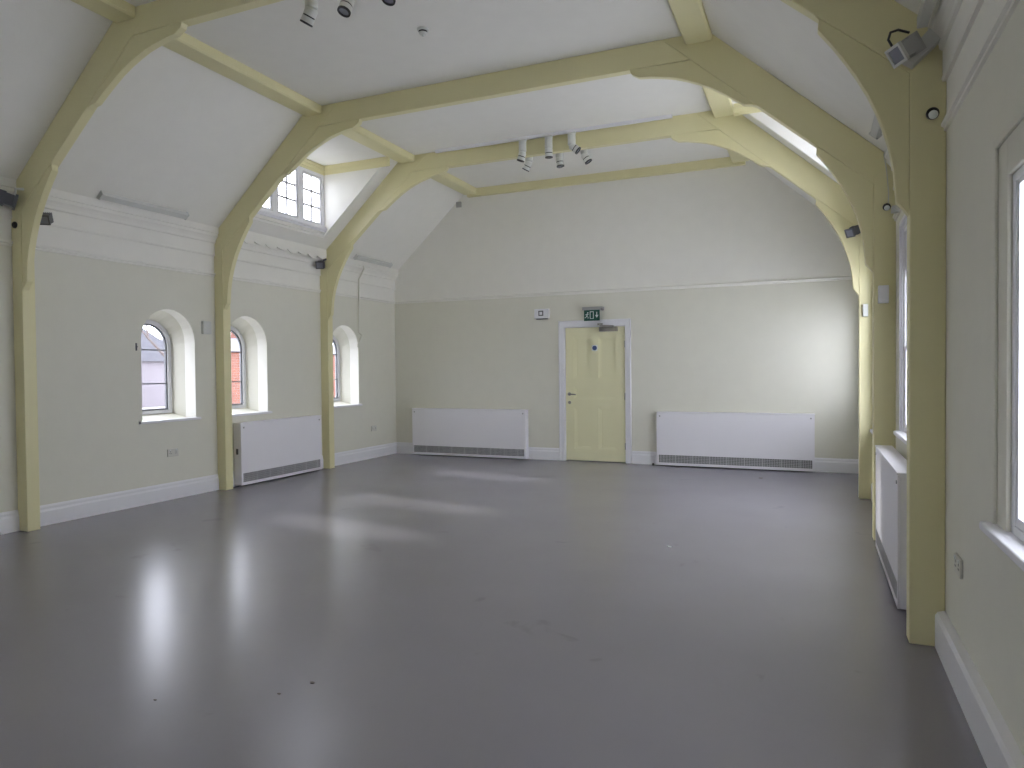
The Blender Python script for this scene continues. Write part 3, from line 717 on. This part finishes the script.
b = B(); flat(b, [(0.072, 0.045), (0.084, 0.045), (0.084, 0.0), (0.104, 0.0), (0.078, -0.045), (0.052, 0.0), (0.072, 0.0)]); obj('down_arrow', b, M['signwhite'], pl)
# door stop and crumbs on the floor
b = B(); lathe(b, [(0.016, 0.0), (0.018, 0.01), (0.014, 0.03), (0.006, 0.034)], lambda x, y, z: (x-2.15, y+D-0.10, z)); tag(obj('door_stop', b, M['black']), 'small black rubber door stop on the floor beside the right-hand heater', 'door stop')
random.seed(4)
def crumb(x, y, sz, m_, label, cat):
    b = B(); n = 7; pts = []
    for k in range(n):
        t = 2*PI*k/n; rr = sz*random.uniform(0.6, 1.1); pts.append((rr*math.cos(t)*1.6, rr*math.sin(t)))
    prism(b, pts, lambda u_, v_, w_: (x+u_, y+v_, w_), 0.0, sz*0.35)
    o = obj('paper_scrap' if m_ is M['signwhite'] else 'leaf_fragment', b, m_); tag(o, label, cat)
crumb(-1.05, 5.55, 0.016, M['signwhite'], 'tiny white paper scrap on the middle of the grey floor', 'litter')
crumb(-2.606, 2.142, 0.006, M['bark'], 'tiny dark leaf fragment on the floor inside the bright left reflection', 'litter')
crumb(-2.147, 2.389, 0.006, M['bark'], 'tiny dark leaf fragment on the near floor, left of a pair', 'litter')
crumb(-2.084, 2.531, 0.009, M['bark'], 'tiny dark leaf fragment on the near floor, right of a pair', 'litter')
crumb(-0.62, 9.45, 0.016, M['bark'], 'tiny dark leaf fragment on the floor in front of the right-hand heater', 'litter')

# cable dropping past the far arched window
b = B(); tube(b, [(WL+0.06, 9.30, 3.10), (WL+0.10, 9.27, 3.02), (WL+0.035, 9.22, 2.85), (WL+0.03, 9.22, 2.55), (WL+0.02, 9.22, 2.2), (WL+0.015, 9.22, 2.02)], 0.012)
tube(b, [(WL+0.012, 9.24, 2.02), (WL+0.02, 9.30, 1.98), (WL+0.012, 9.19, 1.80)], 0.012)
tag(obj('hanging_cable', b, M['cream']), 'pale cable hanging down the left wall beside the farthest arched window', 'cable')
# white trunking on the right beyond the tall window
b = B(); cyl(b, (0, 0, 0), (0, 0, 0.05), 0.03, 0.026); o = obj('round_fitting', b, M['lamp'], smooth=False); o.location = (0.55, 5.86, 2.53); tag(o, 'small white rounded fitting above the tall window behind the near post', 'fitting')

# ------------------------------------------------------------------ outside
b = B(); box(b, -70, WL-0.5, -40, 60, -0.6, -0.45); struct('ground', b, M['ground'], 'pale ground outside the left windows')
root = empty('brick_outbuilding', (-16, 15.8, -0.5), 'low red brick building seen through the middle and far arched windows', 'building')
b = B(); box(b, -2, 0, 0, 12, 0, 2.55); obj('wall', b, M['brick'], root)
b = B(); prism(b, [(-2.1, 2.55), (0.1, 2.55), (-1.0, 2.95)], xz, -0.05, 12.15); obj('roof', b, M['slate'], root)
b = B(); box(b, -0.02, 0.03, 2.2, 3.0, 1.3, 1.42); obj('drip_course', b, M['render'], root)
def house(x, y, w_, d_, h, rh, label):
    root = empty('distant_house', (x, y, -0.5), label, 'house', 'houses beyond the windows')
    b = B(); box(b, -d_, 0, -w_/2, w_/2, 0, h); obj('wall', b, M['render'], root)
    b = B(); prism(b, [(-w_/2-0.2, h), (w_/2+0.2, h), (0, h+rh)], yz, -d_-0.2, 0.2); obj('roof', b, M['slate'], root)
    b = B(); box(b, -1.2, -0.7, -0.3, 0.3, h+rh*0.55, h+rh+0.7); obj('chimney', b, M['brick'], root)
house(-34, 27.3, 7, 8, 2.6, 1.9, 'grey gabled house seen through the nearest arched window')
house(-34, 35.5, 8, 8, 2.8, 1.5, 'grey gabled house seen above the brick building')
def tree(x, y, h, seed, label):
    random.seed(seed); root = empty('bare_tree', (x, y, -0.5), label, 'tree', 'bare trees beyond the windows')
    b = B()
    def br(p, d, L, rad, lv):
        q = p+d*L*0.5+Vector((random.uniform(-1, 1), random.uniform(-1, 1), 0))*L*0.06; e = q+d*L*0.5
        tube(b, [p, q, e], [rad, rad*0.8, rad*0.6], n=5)
        if lv:
            for k in range(random.choice((2, 3, 3))):
                nd = (d+Vector((random.uniform(-1, 1), random.uniform(-1, 1), random.uniform(-0.1, 0.7)))*0.75).normalized()
                br(e, nd, L*random.uniform(0.6, 0.8), rad*0.58, lv-1)
    br(Vector((0, 0, 0)), Vector((0, 0, 1)), h*0.3, 0.13, 5); obj('branches', b, M['bark'], root)
tree(-17, 12.6, 5.5, 3, 'bare tree close outside, seen through the nearest arched window')
tree(-24, 21.0, 7.0, 8, 'bare tree behind the brick building')
tree(-22, 30.0, 7.0, 11, 'bare tree far off, seen past the farthest arched window')
